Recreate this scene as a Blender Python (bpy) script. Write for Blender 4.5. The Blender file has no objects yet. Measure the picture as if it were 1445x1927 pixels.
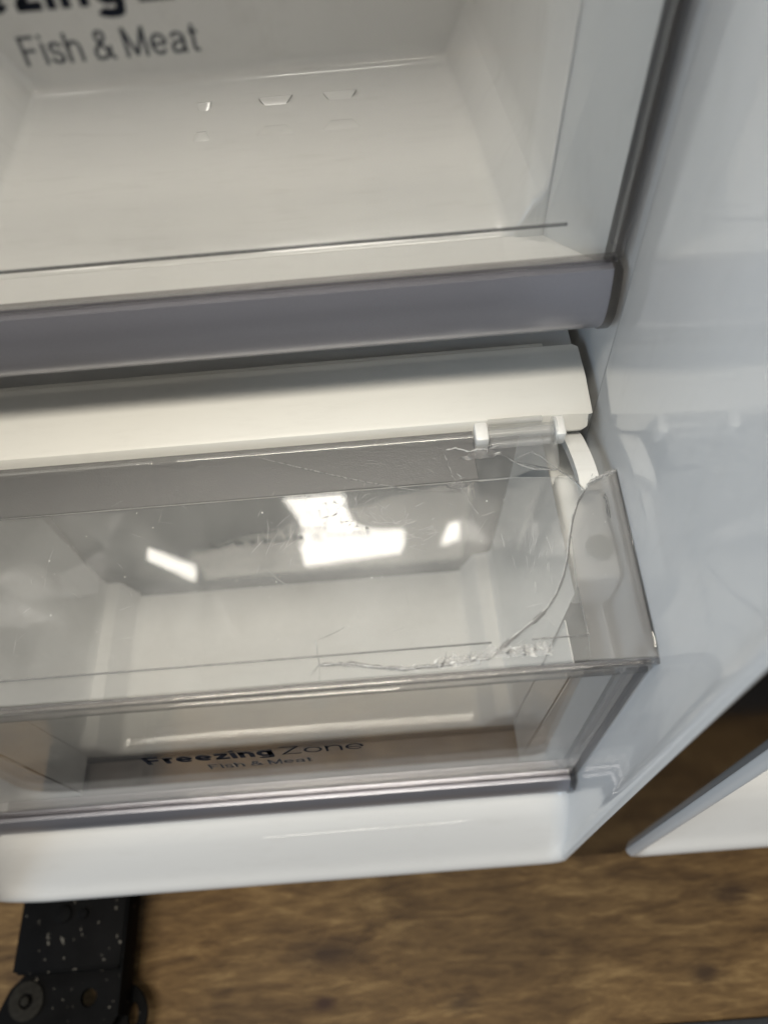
import bpy, bmesh, math, random
from mathutils import Vector, Matrix

random.seed(7)
sc = bpy.context.scene
C = sc.collection
CZ = 0.66                      # camera height above the wood floor (m); all z below are given relative to it

# ------------------------------------------------------------------ camera
R_ROWS = ((0.99661836, 0.08136703, 0.0114563),
          (-0.0631517, 0.84767381, -0.52674565),
          (-0.05257094, 0.5242409, 0.84994575))
PW, PH, PF = 1445.0, 1927.0, 1447.0
Rm = Matrix(R_ROWS)
cd = bpy.data.cameras.new('camera')
cam = bpy.data.objects.new('camera', cd)
C.objects.link(cam)
cam.matrix_world = Matrix.Translation((0, 0, CZ)) @ Rm.to_4x4()
cd.sensor_fit = 'VERTICAL'
cd.sensor_height = 24.0
cd.lens = PF / PH * 24.0
cd.clip_start = 0.005
cd.clip_end = 100
cd.dof.use_dof = True
cd.dof.focus_distance = 0.365
cd.dof.aperture_fstop = 3.4
sc.camera = cam

# ------------------------------------------------------------------ world (dim even room light)
w = bpy.data.worlds.new('World')
sc.world = w
w.use_nodes = True
bg = w.node_tree.nodes['Background']
bg.inputs[0].default_value = (1.0, 0.98, 0.96, 1)
bg.inputs[1].default_value = 0.22

# ------------------------------------------------------------------ lamps of the shop
def area(name, loc, target, sx, sy, power, col):
    l = bpy.data.lights.new(name, 'AREA')
    l.shape = 'RECTANGLE'; l.size = sx; l.size_y = sy; l.energy = power; l.color = col
    o = bpy.data.objects.new(name, l)
    C.objects.link(o)
    o.location = loc
    d = Vector(target) - Vector(loc)
    o.rotation_euler = d.to_track_quat('-Z', 'Y').to_euler()
    return o
area('ceiling_lamp', (-0.20, -0.42, CZ + 2.1), (-0.08, 0.15, CZ - 0.3), 1.3, 0.45, 65, (1.0, 0.93, 0.80))
area('shop_window', (-2.6, -1.15, CZ + 0.75), (0.1, 0.2, CZ - 0.3), 1.5, 1.3, 38, (0.60, 0.79, 1.0))

vs = sc.view_settings
vs.view_transform = 'Standard'
vs.look = 'None'
vs.exposure = 0.0
vs.gamma = 1.0
sc.cycles.use_denoising = True
sc.cycles.max_bounces = 16
sc.cycles.transparent_max_bounces = 32
sc.cycles.transmission_bounces = 10
sc.cycles.glossy_bounces = 6
sc.cycles.sample_clamp_indirect = 6.0
sc.cycles.caustics_reflective = False
sc.cycles.caustics_refractive = False

# ------------------------------------------------------------------ materials
def newmat(name):
    m = bpy.data.materials.new(name)
    m.use_nodes = True
    nt = m.node_tree
    nt.nodes.clear()
    out = nt.nodes.new('ShaderNodeOutputMaterial')
    return m, nt, out

def N(nt, t, **kw):
    n = nt.nodes.new(t)
    for k, v in kw.items():
        setattr(n, k, v)
    return n

def noise(nt, scale, detail=3, rough=0.5, vec=None):
    n = N(nt, 'ShaderNodeTexNoise')
    n.inputs['Scale'].default_value = scale
    n.inputs['Detail'].default_value = detail
    n.inputs['Roughness'].default_value = rough
    if vec is None:
        tc = N(nt, 'ShaderNodeTexCoord'); vec = tc.outputs['Object']
    nt.links.new(vec, n.inputs['Vector'])
    return n

def ramp(nt, src, stops):
    r = N(nt, 'ShaderNodeValToRGB')
    e = r.color_ramp.elements
    while len(e) < len(stops):
        e.new(0.5)
    for i, (p, c) in enumerate(stops):
        e[i].position = p
        e[i].color = c if len(c) == 4 else (*c, 1)
    nt.links.new(src, r.inputs[0])
    return r

def principled(name, col, rough, metal=0.0, ior=1.5, var=0.04, vscale=25, bump=0.0, bscale=600, rvar=0.0, specks=None):
    m, nt, out = newmat(name)
    b = N(nt, 'ShaderNodeBsdfPrincipled')
    nt.links.new(b.outputs[0], out.inputs[0])
    b.inputs['Roughness'].default_value = rough
    b.inputs['Metallic'].default_value = metal
    b.inputs['IOR'].default_value = ior
    n = noise(nt, vscale, 4)
    c0 = tuple(max(0, x * (1 - var)) for x in col); c1 = tuple(min(1, x * (1 + var)) for x in col)
    r = ramp(nt, n.outputs['Fac'], [(0.3, c0), (0.7, c1)])
    colsock = r.outputs['Color']
    if specks:
        sn = noise(nt, specks[0], 2, 0.6)
        sr = ramp(nt, sn.outputs['Fac'], [(specks[1], (0, 0, 0)), (specks[1] + 0.04, (1, 1, 1))])
        mx = N(nt, 'ShaderNodeMix', data_type='RGBA')
        nt.links.new(sr.outputs['Color'], mx.inputs['Factor'])
        nt.links.new(colsock, mx.inputs['A'])
        mx.inputs['B'].default_value = (*specks[2], 1)
        colsock = mx.outputs['Result']
    nt.links.new(colsock, b.inputs['Base Color'])
    if rvar:
        rn = noise(nt, 14, 5, 0.6)
        mr = N(nt, 'ShaderNodeMapRange')
        mr.inputs['To Min'].default_value = max(0.02, rough - rvar)
        mr.inputs['To Max'].default_value = rough + rvar
        nt.links.new(rn.outputs['Fac'], mr.inputs['Value'])
        nt.links.new(mr.outputs['Result'], b.inputs['Roughness'])
    if bump:
        bn = noise(nt, bscale, 2)
        bp = N(nt, 'ShaderNodeBump')
        bp.inputs['Strength'].default_value = bump
        bp.inputs['Distance'].default_value = 0.0004
        nt.links.new(bn.outputs['Fac'], bp.inputs['Height'])
        nt.links.new(bp.outputs['Normal'], b.inputs['Normal'])
    return m

def wear(m, amount=0.10, scale=35):
    nt = m.node_tree
    b = next(n for n in nt.nodes if n.type == 'BSDF_PRINCIPLED')
    src = b.inputs['Base Color'].links[0].from_socket
    tc = N(nt, 'ShaderNodeTexCoord')
    mp = N(nt, 'ShaderNodeMapping'); mp.inputs['Scale'].default_value = (1.0, 5.0, 1.0); mp.inputs['Rotation'].default_value = (0.2, 0.1, 0.5)
    nt.links.new(tc.outputs['Object'], mp.inputs['Vector'])
    n = noise(nt, scale, 8, 0.75, mp.outputs[0])
    r = ramp(nt, n.outputs['Fac'], [(0.52, (0, 0, 0)), (0.80, (1, 1, 1))])
    sc_ = N(nt, 'ShaderNodeMath', operation='MULTIPLY'); sc_.inputs[1].default_value = amount
    nt.links.new(r.outputs['Color'], sc_.inputs[0])
    mx = N(nt, 'ShaderNodeMix', data_type='RGBA')
    nt.links.new(sc_.outputs[0], mx.inputs['Factor']); nt.links.new(src, mx.inputs['A'])
    mx.inputs['B'].default_value = (0.33, 0.30, 0.26, 1)
    nt.links.new(mx.outputs['Result'], b.inputs['Base Color'])

def clear_plastic(name, tint=(0.95, 0.955, 0.95), gloss_rough=0.02, haze=0.03, f0=0.042, hazecol=(0.7, 0.71, 0.7)):
    """thin clear sheet: see-through, Schlick-weighted mirror reflection and a trace of surface haze"""
    m, nt, out = newmat(name)
    tr = N(nt, 'ShaderNodeBsdfTransparent'); tr.inputs[0].default_value = (*tint, 1)
    gl = N(nt, 'ShaderNodeBsdfGlossy'); gl.inputs['Roughness'].default_value = gloss_rough
    gl.inputs['Color'].default_value = (1, 1, 1, 1)
    lw = N(nt, 'ShaderNodeLayerWeight'); lw.inputs[0].default_value = 0.5
    pw = N(nt, 'ShaderNodeMath', operation='POWER'); pw.inputs[1].default_value = 5
    nt.links.new(lw.outputs['Facing'], pw.inputs[0])
    ma = N(nt, 'ShaderNodeMath', operation='MULTIPLY_ADD')
    ma.inputs[1].default_value = 1 - f0; ma.inputs[2].default_value = f0
    nt.links.new(pw.outputs[0], ma.inputs[0])
    df = N(nt, 'ShaderNodeBsdfDiffuse'); df.inputs[0].default_value = (*hazecol, 1)
    hn = noise(nt, 18, 6, 0.65)
    hm = N(nt, 'ShaderNodeMapRange')
    hm.inputs['From Min'].default_value = 0.3; hm.inputs['From Max'].default_value = 0.75
    hm.inputs['To Min'].default_value = haze * 0.5; hm.inputs['To Max'].default_value = haze * 1.6
    nt.links.new(hn.outputs['Fac'], hm.inputs['Value'])
    m0 = N(nt, 'ShaderNodeMixShader')
    nt.links.new(hm.outputs['Result'], m0.inputs[0]); nt.links.new(tr.outputs[0], m0.inputs[1]); nt.links.new(df.outputs[0], m0.inputs[2])
    m1 = N(nt, 'ShaderNodeMixShader')
    nt.links.new(ma.outputs[0], m1.inputs[0]); nt.links.new(m0.outputs[0], m1.inputs[1]); nt.links.new(gl.outputs[0], m1.inputs[2])
    nt.links.new(m1.outputs[0], out.inputs[0])
    return m

def frosted_plastic(name):
    m, nt, out = newmat(name)
    tr = N(nt, 'ShaderNodeBsdfTransparent'); tr.inputs[0].default_value = (0.55, 0.55, 0.55, 1)
    gl = N(nt, 'ShaderNodeBsdfGlossy'); gl.inputs['Roughness'].default_value = 0.33
    gl.inputs['Color'].default_value = (0.95, 0.95, 0.95, 1)
    df = N(nt, 'ShaderNodeBsdfDiffuse'); df.inputs[0].default_value = (0.20, 0.20, 0.198, 1)
    bn = noise(nt, 1500, 2)
    bp = N(nt, 'ShaderNodeBump'); bp.inputs['Strength'].default_value = 0.7; bp.inputs['Distance'].default_value = 0.0005
    nt.links.new(bn.outputs['Fac'], bp.inputs['Height'])
    nt.links.new(bp.outputs['Normal'], gl.inputs['Normal'])
    m0 = N(nt, 'ShaderNodeMixShader'); m0.inputs[0].default_value = 0.25
    nt.links.new(tr.outputs[0], m0.inputs[1]); nt.links.new(df.outputs[0], m0.inputs[2])
    m1 = N(nt, 'ShaderNodeMixShader'); m1.inputs[0].default_value = 0.11
    nt.links.new(m0.outputs[0], m1.inputs[1]); nt.links.new(gl.outputs[0], m1.inputs[2])
    nt.links.new(m1.outputs[0], out.inputs[0])
    return m

def blur_plastic(name):
    """finely textured border: what lies behind shows blurred"""
    m, nt, out = newmat(name)
    tr = N(nt, 'ShaderNodeBsdfTransparent'); tr.inputs[0].default_value = (0.95, 0.95, 0.95, 1)
    rf = N(nt, 'ShaderNodeBsdfRefraction'); rf.inputs['IOR'].default_value = 1.12; rf.inputs['Roughness'].default_value = 0.34
    rf.inputs['Color'].default_value = (0.97, 0.965, 0.96, 1)
    gl = N(nt, 'ShaderNodeBsdfGlossy'); gl.inputs['Roughness'].default_value = 0.28
    df = N(nt, 'ShaderNodeBsdfDiffuse'); df.inputs[0].default_value = (0.80, 0.79, 0.78, 1)
    m0 = N(nt, 'ShaderNodeMixShader'); m0.inputs[0].default_value = 0.38
    nt.links.new(tr.outputs[0], m0.inputs[1]); nt.links.new(rf.outputs[0], m0.inputs[2])
    m1 = N(nt, 'ShaderNodeMixShader'); m1.inputs[0].default_value = 0.13
    nt.links.new(m0.outputs[0], m1.inputs[1]); nt.links.new(df.outputs[0], m1.inputs[2])
    m2 = N(nt, 'ShaderNodeMixShader'); m2.inputs[0].default_value = 0.05
    nt.links.new(m1.outputs[0], m2.inputs[1]); nt.links.new(gl.outputs[0], m2.inputs[2])
    nt.links.new(m2.outputs[0], out.inputs[0])
    return m

def glass_edge(name, col=(0.93, 0.92, 0.92), rough=0.02, amt=0.24):
    m, nt, out = newmat(name)
    g = N(nt, 'ShaderNodeBsdfGlass'); g.inputs['Color'].default_value = (*col, 1)
    g.inputs['Roughness'].default_value = rough; g.inputs['IOR'].default_value = 1.49
    t = N(nt, 'ShaderNodeBsdfTransparent'); t.inputs[0].default_value = (*col, 1)
    mx = N(nt, 'ShaderNodeMixShader'); mx.inputs[0].default_value = amt
    nt.links.new(t.outputs[0], mx.inputs[1]); nt.links.new(g.outputs[0], mx.inputs[2])
    nt.links.new(mx.outputs[0], out.inputs[0])
    return m

def crack_material(name, white=0.35, col=(0.75, 0.75, 0.74)):
    m, nt, out = newmat(name)
    tr = N(nt, 'ShaderNodeBsdfTransparent'); tr.inputs[0].default_value = (0.8, 0.8, 0.8, 1)
    b = N(nt, 'ShaderNodeBsdfPrincipled')
    b.inputs['Base Color'].default_value = (*col, 1); b.inputs['Roughness'].default_value = 0.25
    n = noise(nt, 700, 3)
    mr = N(nt, 'ShaderNodeMapRange')
    mr.inputs['To Min'].default_value = white * 0.4; mr.inputs['To Max'].default_value = white * 1.6
    nt.links.new(n.outputs['Fac'], mr.inputs['Value'])
    mx = N(nt, 'ShaderNodeMixShader')
    nt.links.new(mr.outputs['Result'], mx.inputs[0]); nt.links.new(tr.outputs[0], mx.inputs[1]); nt.links.new(b.outputs[0], mx.inputs[2])
    nt.links.new(mx.outputs[0], out.inputs[0])
    return m

def emission(name, col, s):
    m, nt, out = newmat(name)
    e = N(nt, 'ShaderNodeEmission'); e.inputs[0].default_value = (*col, 1); e.inputs[1].default_value = s
    nt.links.new(e.outputs[0], out.inputs[0])
    return m

def wood_material():
    m, nt, out = newmat('wood_floor')
    b = N(nt, 'ShaderNodeBsdfPrincipled')
    nt.links.new(b.outputs[0], out.inputs[0])
    tc = N(nt, 'ShaderNodeTexCoord')
    mp = N(nt, 'ShaderNodeMapping'); mp.inputs['Scale'].default_value = (1.0, 4.2, 1.0)
    mp.inputs['Rotation'].default_value = (0, 0, 0.06)
    nt.links.new(tc.outputs['Object'], mp.inputs['Vector'])
    n1 = noise(nt, 13, 8, 0.66, mp.outputs[0])                     # broad figure
    n1.inputs['Distortion'].default_value = 1.1
    mp2 = N(nt, 'ShaderNodeMapping'); mp2.inputs['Scale'].default_value = (0.75, 3.4, 1.0)
    mp2.inputs['Rotation'].default_value = (0, 0, -0.16)
    nt.links.new(tc.outputs['Object'], mp2.inputs['Vector'])
    n2 = noise(nt, 58, 5, 0.62, mp2.outputs[0])                    # short flecks
    n2.inputs['Distortion'].default_value = 0.8
    a = N(nt, 'ShaderNodeMath', operation='MULTIPLY_ADD'); a.inputs[1].default_value = 0.40
    nt.links.new(n2.outputs['Fac'], a.inputs[0])
    h = N(nt, 'ShaderNodeMath', operation='MULTIPLY'); h.inputs[1].default_value = 0.64
    nt.links.new(n1.outputs['Fac'], h.inputs[0]); nt.links.new(h.outputs[0], a.inputs[2])
    r = ramp(nt, a.outputs[0], [(0.30, (0.026, 0.0130, 0.0042)), (0.44, (0.066, 0.0360, 0.0125)),
                                (0.56, (0.112, 0.0660, 0.0250)), (0.72, (0.215, 0.140, 0.060))])
    # knots
    vo = N(nt, 'ShaderNodeTexVoronoi'); vo.inputs['Scale'].default_value = 7.5
    mp3 = N(nt, 'ShaderNodeMapping'); mp3.inputs['Scale'].default_value = (1.0, 1.7, 1.0); mp3.inputs['Location'].default_value = (0.335, 0.16, 0)
    nt.links.new(tc.outputs['Object'], mp3.inputs['Vector']); nt.links.new(mp3.outputs[0], vo.inputs['Vector'])
    kr = ramp(nt, vo.outputs['Distance'], [(0.03, (1, 1, 1)), (0.085, (0, 0, 0))])
    mx = N(nt, 'ShaderNodeMix', data_type='RGBA')
    nt.links.new(kr.outputs['Color'], mx.inputs['Factor'])
    nt.links.new(r.outputs['Color'], mx.inputs['A']); mx.inputs['B'].default_value = (0.03, 0.012, 0.006, 1)
    col = mx.outputs['Result']
    for (kx, ky, kr_, sx_) in ((0.197, -0.004, 0.0085, 0.62), (0.232, 0.046, 0.010, 0.45), (-0.075, 0.026, 0.012, 0.35), (0.02, -0.012, 0.007, 0.5)):
        sb = N(nt, 'ShaderNodeVectorMath', operation='SUBTRACT'); sb.inputs[1].default_value = (kx, ky, 0)
        nt.links.new(tc.outputs['Object'], sb.inputs[0])
        mu = N(nt, 'ShaderNodeVectorMath', operation='MULTIPLY'); mu.inputs[1].default_value = (sx_, 1.0, 0.0)
        nt.links.new(sb.outputs[0], mu.inputs[0])
        ln = N(nt, 'ShaderNodeVectorMath', operation='LENGTH'); nt.links.new(mu.outputs[0], ln.inputs[0])
        wob = N(nt, 'ShaderNodeMath', operation='MULTIPLY_ADD'); wob.inputs[1].default_value = 0.012
        nt.links.new(n2.outputs['Fac'], wob.inputs[0]); nt.links.new(ln.outputs['Value'], wob.inputs[2])
        rr_ = ramp(nt, wob.outputs[0], [(0.004 + kr_ * 0.3, (0.85, 0.85, 0.85)), (0.006 + kr_ * 1.2, (0, 0, 0))])
        m_ = N(nt, 'ShaderNodeMix', data_type='RGBA')
        nt.links.new(rr_.outputs['Color'], m_.inputs['Factor']); nt.links.new(col, m_.inputs['A'])
        m_.inputs['B'].default_value = (0.018, 0.008, 0.004, 1)
        col = m_.outputs['Result']
    pn = noise(nt, 5.5, 3, 0.5)
    pr_ = N(nt, 'ShaderNodeMapRange'); pr_.inputs['From Min'].default_value = 0.3; pr_.inputs['From Max'].default_value = 0.7
    pr_.inputs['To Min'].default_value = 0.72; pr_.inputs['To Max'].default_value = 1.32
    nt.links.new(pn.outputs['Fac'], pr_.inputs['Value'])
    vm = N(nt, 'ShaderNodeVectorMath', operation='SCALE')
    nt.links.new(col, vm.inputs[0]); nt.links.new(pr_.outputs['Result'], vm.inputs['Scale'])
    nt.links.new(vm.outputs[0], b.inputs['Base Color'])
    b.inputs['Roughness'].default_value = 0.62
    b.inputs['Specular IOR Level'].default_value = 0.22
    bp = N(nt, 'ShaderNodeBump'); bp.inputs['Strength'].default_value = 0.25; bp.inputs['Distance'].default_value = 0.001
    nt.links.new(n2.outputs['Fac'], bp.inputs['Height']); nt.links.new(bp.outputs['Normal'], b.inputs['Normal'])
    return m

M = dict(
    lower_front=clear_plastic('clear_plastic_lower_front', tint=(0.945, 0.94, 0.93), haze=0.05, f0=0.05, hazecol=(0.55, 0.52, 0.50)),  # darker copy of the clear front, tinted for shade and floor reflection
    liner=principled('liner_white_plastic', (0.66, 0.66, 0.655), 0.05, rvar=0.02, var=0.015, vscale=6),
    tub=principled('drawer_white_plastic', (0.76, 0.755, 0.735), 0.11, rvar=0.04, var=0.02, vscale=9),
    shelf=principled('shelf_white_plastic', (0.80, 0.79, 0.745), 0.36, var=0.012, vscale=12, bump=0.08, bscale=2500, specks=(420, 0.80, (0.35, 0.34, 0.32))),
    clip=principled('white_clip_plastic', (0.82, 0.82, 0.80), 0.35, var=0.01),
    silver=principled('silver_painted_trim', (0.33, 0.33, 0.37), 0.29, metal=0.62, var=0.05, vscale=3000, bump=0.10, bscale=3500),
    clear=clear_plastic('clear_plastic_sheet'),
    clear_front=clear_plastic('clear_plastic_front', tint=(0.975, 0.975, 0.97), haze=0.02),
    lidmat=clear_plastic('clear_plastic_lid', tint=(0.965, 0.967, 0.965), haze=0.10, hazecol=(0.75, 0.75, 0.74)),
    barrel=clear_plastic('clear_plastic_hinge', tint=(0.96, 0.96, 0.958), haze=0.16, f0=0.06, gloss_rough=0.10, hazecol=(0.80, 0.80, 0.79)),
    blur=blur_plastic('textured_clear_border'),
    frost=frosted_plastic('frosted_plastic_band'),
    edge=glass_edge('clear_plastic_edge'),
    rim=glass_edge('clear_plastic_rim', (0.97, 0.965, 0.965), 0.015, 0.55),
    edged=glass_edge('clear_plastic_edge_grey', (0.80, 0.79, 0.79), 0.05),
    groove=principled('groove_dark', (0.035, 0.034, 0.036), 0.5, var=0.05),
    crack=crack_material('crack_face', 0.40),
    crackband=crack_material('crack_band', 0.34, (0.40, 0.39, 0.385)),
    chip=crack_material('crack_chip', 0.62, (0.88, 0.88, 0.87)),
    dark_crack=crack_material('crack_dark_edge', 0.75, (0.22, 0.22, 0.22)),
    torn=crack_material('torn_plastic', 0.30, (0.74, 0.74, 0.73)),
    scratch=crack_material('scratch_haze', 0.34, (0.85, 0.85, 0.85)),
    ink=principled('dark_print', (0.016, 0.018, 0.026), 0.6, ior=1.12, var=0.1),
    ink2=principled('grey_print', (0.055, 0.060, 0.072), 0.6, ior=1.12, var=0.1),
    mullion=principled('dark_steel_plate', (0.006, 0.0045, 0.0038), 0.08, metal=0.0, ior=1.22, var=0.05, rvar=0.03),
    base=principled('cabinet_base_metal', (0.03, 0.03, 0.03), 0.5),
    black=principled('black_painted_steel', (0.004, 0.004, 0.0042), 0.60, ior=1.10, var=0.2, vscale=60, bump=0.2, bscale=500, specks=(170, 0.665, (0.10, 0.092, 0.080))),
    steel=principled('worn_steel_screw', (0.016, 0.015, 0.013), 0.6, metal=0.0, ior=1.10, var=0.25, vscale=300),
    wood=wood_material(),
    mat=principled('dark_rubber_mat', (0.016, 0.018, 0.022), 0.75, var=0.25, vscale=200, bump=0.4, bscale=900),
    rear_shade=principled('shaded_rear_plastic', (0.060, 0.075, 0.085), 0.6, var=0.06, vscale=20),  # dark tone holds the shade under the shelf
    well_tone=principled('well_reflection_tone', (0.23, 0.208, 0.198), 0.18, var=0.22, vscale=40),  # tone imitates the wood floor's reflection and the shade
    gasket=principled('grey_cap_plastic', (0.44, 0.45, 0.42), 0.5, var=0.05),
    lamp=emission('lamp_lens_glow', (1.0, 0.945, 0.86), 21.0),
)

for k_, a_ in (('liner', 0.13), ('tub', 0.16), ('shelf', 0.10), ('clip', 0.15)):
    wear(M[k_], a_)

# ------------------------------------------------------------------ builders
ORIG = {}
def tag(o, label=None, cat=None, group=None, kind=None):
    if label: o['label'] = label
    if cat: o['category'] = cat
    if group: o['group'] = group
    if kind: o['kind'] = kind
    return o

def thing(name, loc, label, cat, group=None):
    o = bpy.data.objects.new(name, None)
    C.objects.link(o)
    o.empty_display_size = 0.03
    o.location = (loc[0], loc[1], loc[2] + CZ)
    ORIG[o.name] = Vector(loc)
    return tag(o, label, cat, group)

def finish(name, bm, mat, parent=None, smooth=35):
    og = ORIG.get(parent.name, Vector((0, 0, 0))) if parent else Vector((0, 0, -CZ))
    for v in bm.verts:
        v.co -= og
    bmesh.ops.recalc_face_normals(bm, faces=bm.faces)
    me = bpy.data.meshes.new(name)
    bm.to_mesh(me); bm.free()
    if smooth:
        for p in me.polygons: p.use_smooth = True
        me.set_sharp_from_angle(angle=math.radians(smooth))
    me.materials.append(M[mat])
    o = bpy.data.objects.new(name, me)
    C.objects.link(o)
    if parent:
        o.parent = parent
        ORIG[o.name] = og
    return o

def bm_box(x0, x1, y0, y1, z0, z1, bev=0.0, seg=2, bm=None):
    own = bm is None
    if own: bm = bmesh.new()
    vs_ = [bm.verts.new((x, y, z)) for x in (x0, x1) for y in (y0, y1) for z in (z0, z1)]
    fs = []
    for q in ((0, 1, 3, 2), (4, 6, 7, 5), (0, 4, 5, 1), (2, 3, 7, 6), (0, 2, 6, 4), (1, 5, 7, 3)):
        fs.append(bm.faces.new([vs_[i] for i in q]))
    if bev:
        es = {e for f in fs for e in f.edges}
        bmesh.ops.bevel(bm, geom=list(es), offset=bev, segments=seg, profile=0.5, affect='EDGES')
    return bm

def bm_extrude_x(profile, x0, x1, bev=0.0, bm=None, x0f=None):
    """closed (y, z) outline extruded from x0 to x1"""
    own = bm is None
    if own: bm = bmesh.new()
    a = [bm.verts.new((x0, y, z)) for y, z in profile]
    b = [bm.verts.new((x1, y, z)) for y, z in profile]
    n = len(profile)
    for i in range(n):
        j = (i + 1) % n
        bm.faces.new((a[i], a[j], b[j], b[i]))
    fa = bm.faces.new(a); fb = bm.faces.new(list(reversed(b)))
    if bev:
        bmesh.ops.bevel(bm, geom=list(fa.edges) + list(fb.edges), offset=bev, segments=2, profile=0.5, affect='EDGES')
    return bm

def bm_tube(pts, rad, sides=8, bm=None, flat=1.0):
    own = bm is None
    if own: bm = bmesh.new()
    pts = [Vector(p) for p in pts]
    rings = []
    for i, p in enumerate(pts):
        t = (pts[min(i + 1, len(pts) - 1)] - pts[max(i - 1, 0)]).normalized()
        up = Vector((0, 0, 1)) if abs(t.z) < 0.9 else Vector((0, 1, 0))
        s = t.cross(up).normalized(); u = s.cross(t).normalized()
        r = rad[i] if isinstance(rad, (list, tuple)) else rad
        rings.append([bm.verts.new(p + s * (r * math.cos(2 * math.pi * k / sides)) + u * (r * flat * math.sin(2 * math.pi * k / sides))) for k in range(sides)])
    for i in range(len(rings) - 1):
        for k in range(sides):
            l = (k + 1) % sides
            bm.faces.new((rings[i][k], rings[i][l], rings[i + 1][l], rings[i + 1][k]))
    bm.faces.new(list(reversed(rings[0]))); bm.faces.new(rings[-1])
    return bm

def bm_cyl(c, r, depth, axis='Z', sides=32, bev=0.0):
    bm = bmesh.new()
    bmesh.ops.create_cone(bm, cap_ends=True, segments=sides, radius1=r, radius2=r, depth=depth)
    if bev:
        es = [e for e in bm.edges if any(len(f.verts) > 4 for f in e.link_faces)]
        bmesh.ops.bevel(bm, geom=es, offset=bev, segments=2, profile=0.5, affect='EDGES')
    if axis == 'X': rot = Matrix.Rotation(math.pi / 2, 4, 'Y')
    elif axis == 'Y': rot = Matrix.Rotation(math.pi / 2, 4, 'X')
    else: rot = Matrix.Identity(4)
    bmesh.ops.transform(bm, matrix=Matrix.Translation(c) @ rot, verts=bm.verts)
    return bm

def smooth_path(pts, n=6):
    """Catmull-Rom through the points"""
    P = [Vector(p) for p in pts]
    P = [P[0] * 2 - P[1]] + P + [P[-1] * 2 - P[-2]]
    out = []
    for i in range(1, len(P) - 2):
        for k in range(n):
            t = k / n
            a, b, c, d = P[i - 1], P[i], P[i + 1], P[i + 2]
            out.append(0.5 * ((2 * b) + (c - a) * t + (2 * a - 5 * b + 4 * c - d) * t * t + (3 * b - a - 3 * c + d) * t ** 3))
    out.append(P[-2].copy())
    return out

def curve_mesh(splines, thick, bevel=0.0):
    """flat outlines (first outer, then holes) in local x, y -> filled, extruded bmesh (z centred)"""
    cu = bpy.data.curves.new('outline', 'CURVE')
    cu.dimensions = '2D'; cu.fill_mode = 'BOTH'
    cu.extrude = thick / 2 - bevel; cu.bevel_depth = bevel; cu.bevel_resolution = 2 if bevel else 0
    for s in splines:
        sp = cu.splines.new('POLY')
        sp.points.add(len(s) - 1)
        for p, q in zip(sp.points, s):
            p.co = (q[0], q[1], 0, 1)
        sp.use_cyclic_u = True
    ob = bpy.data.objects.new('outline', cu)
    C.objects.link(ob)
    dg = bpy.context.evaluated_depsgraph_get(); dg.update()
    me = bpy.data.meshes.new_from_object(ob.evaluated_get(dg))
    bm = bmesh.new(); bm.from_mesh(me)
    bpy.data.objects.remove(ob); bpy.data.curves.remove(cu); bpy.data.meshes.remove(me)
    bmesh.ops.remove_doubles(bm, verts=bm.verts, dist=1e-6)
    return bm

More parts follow.
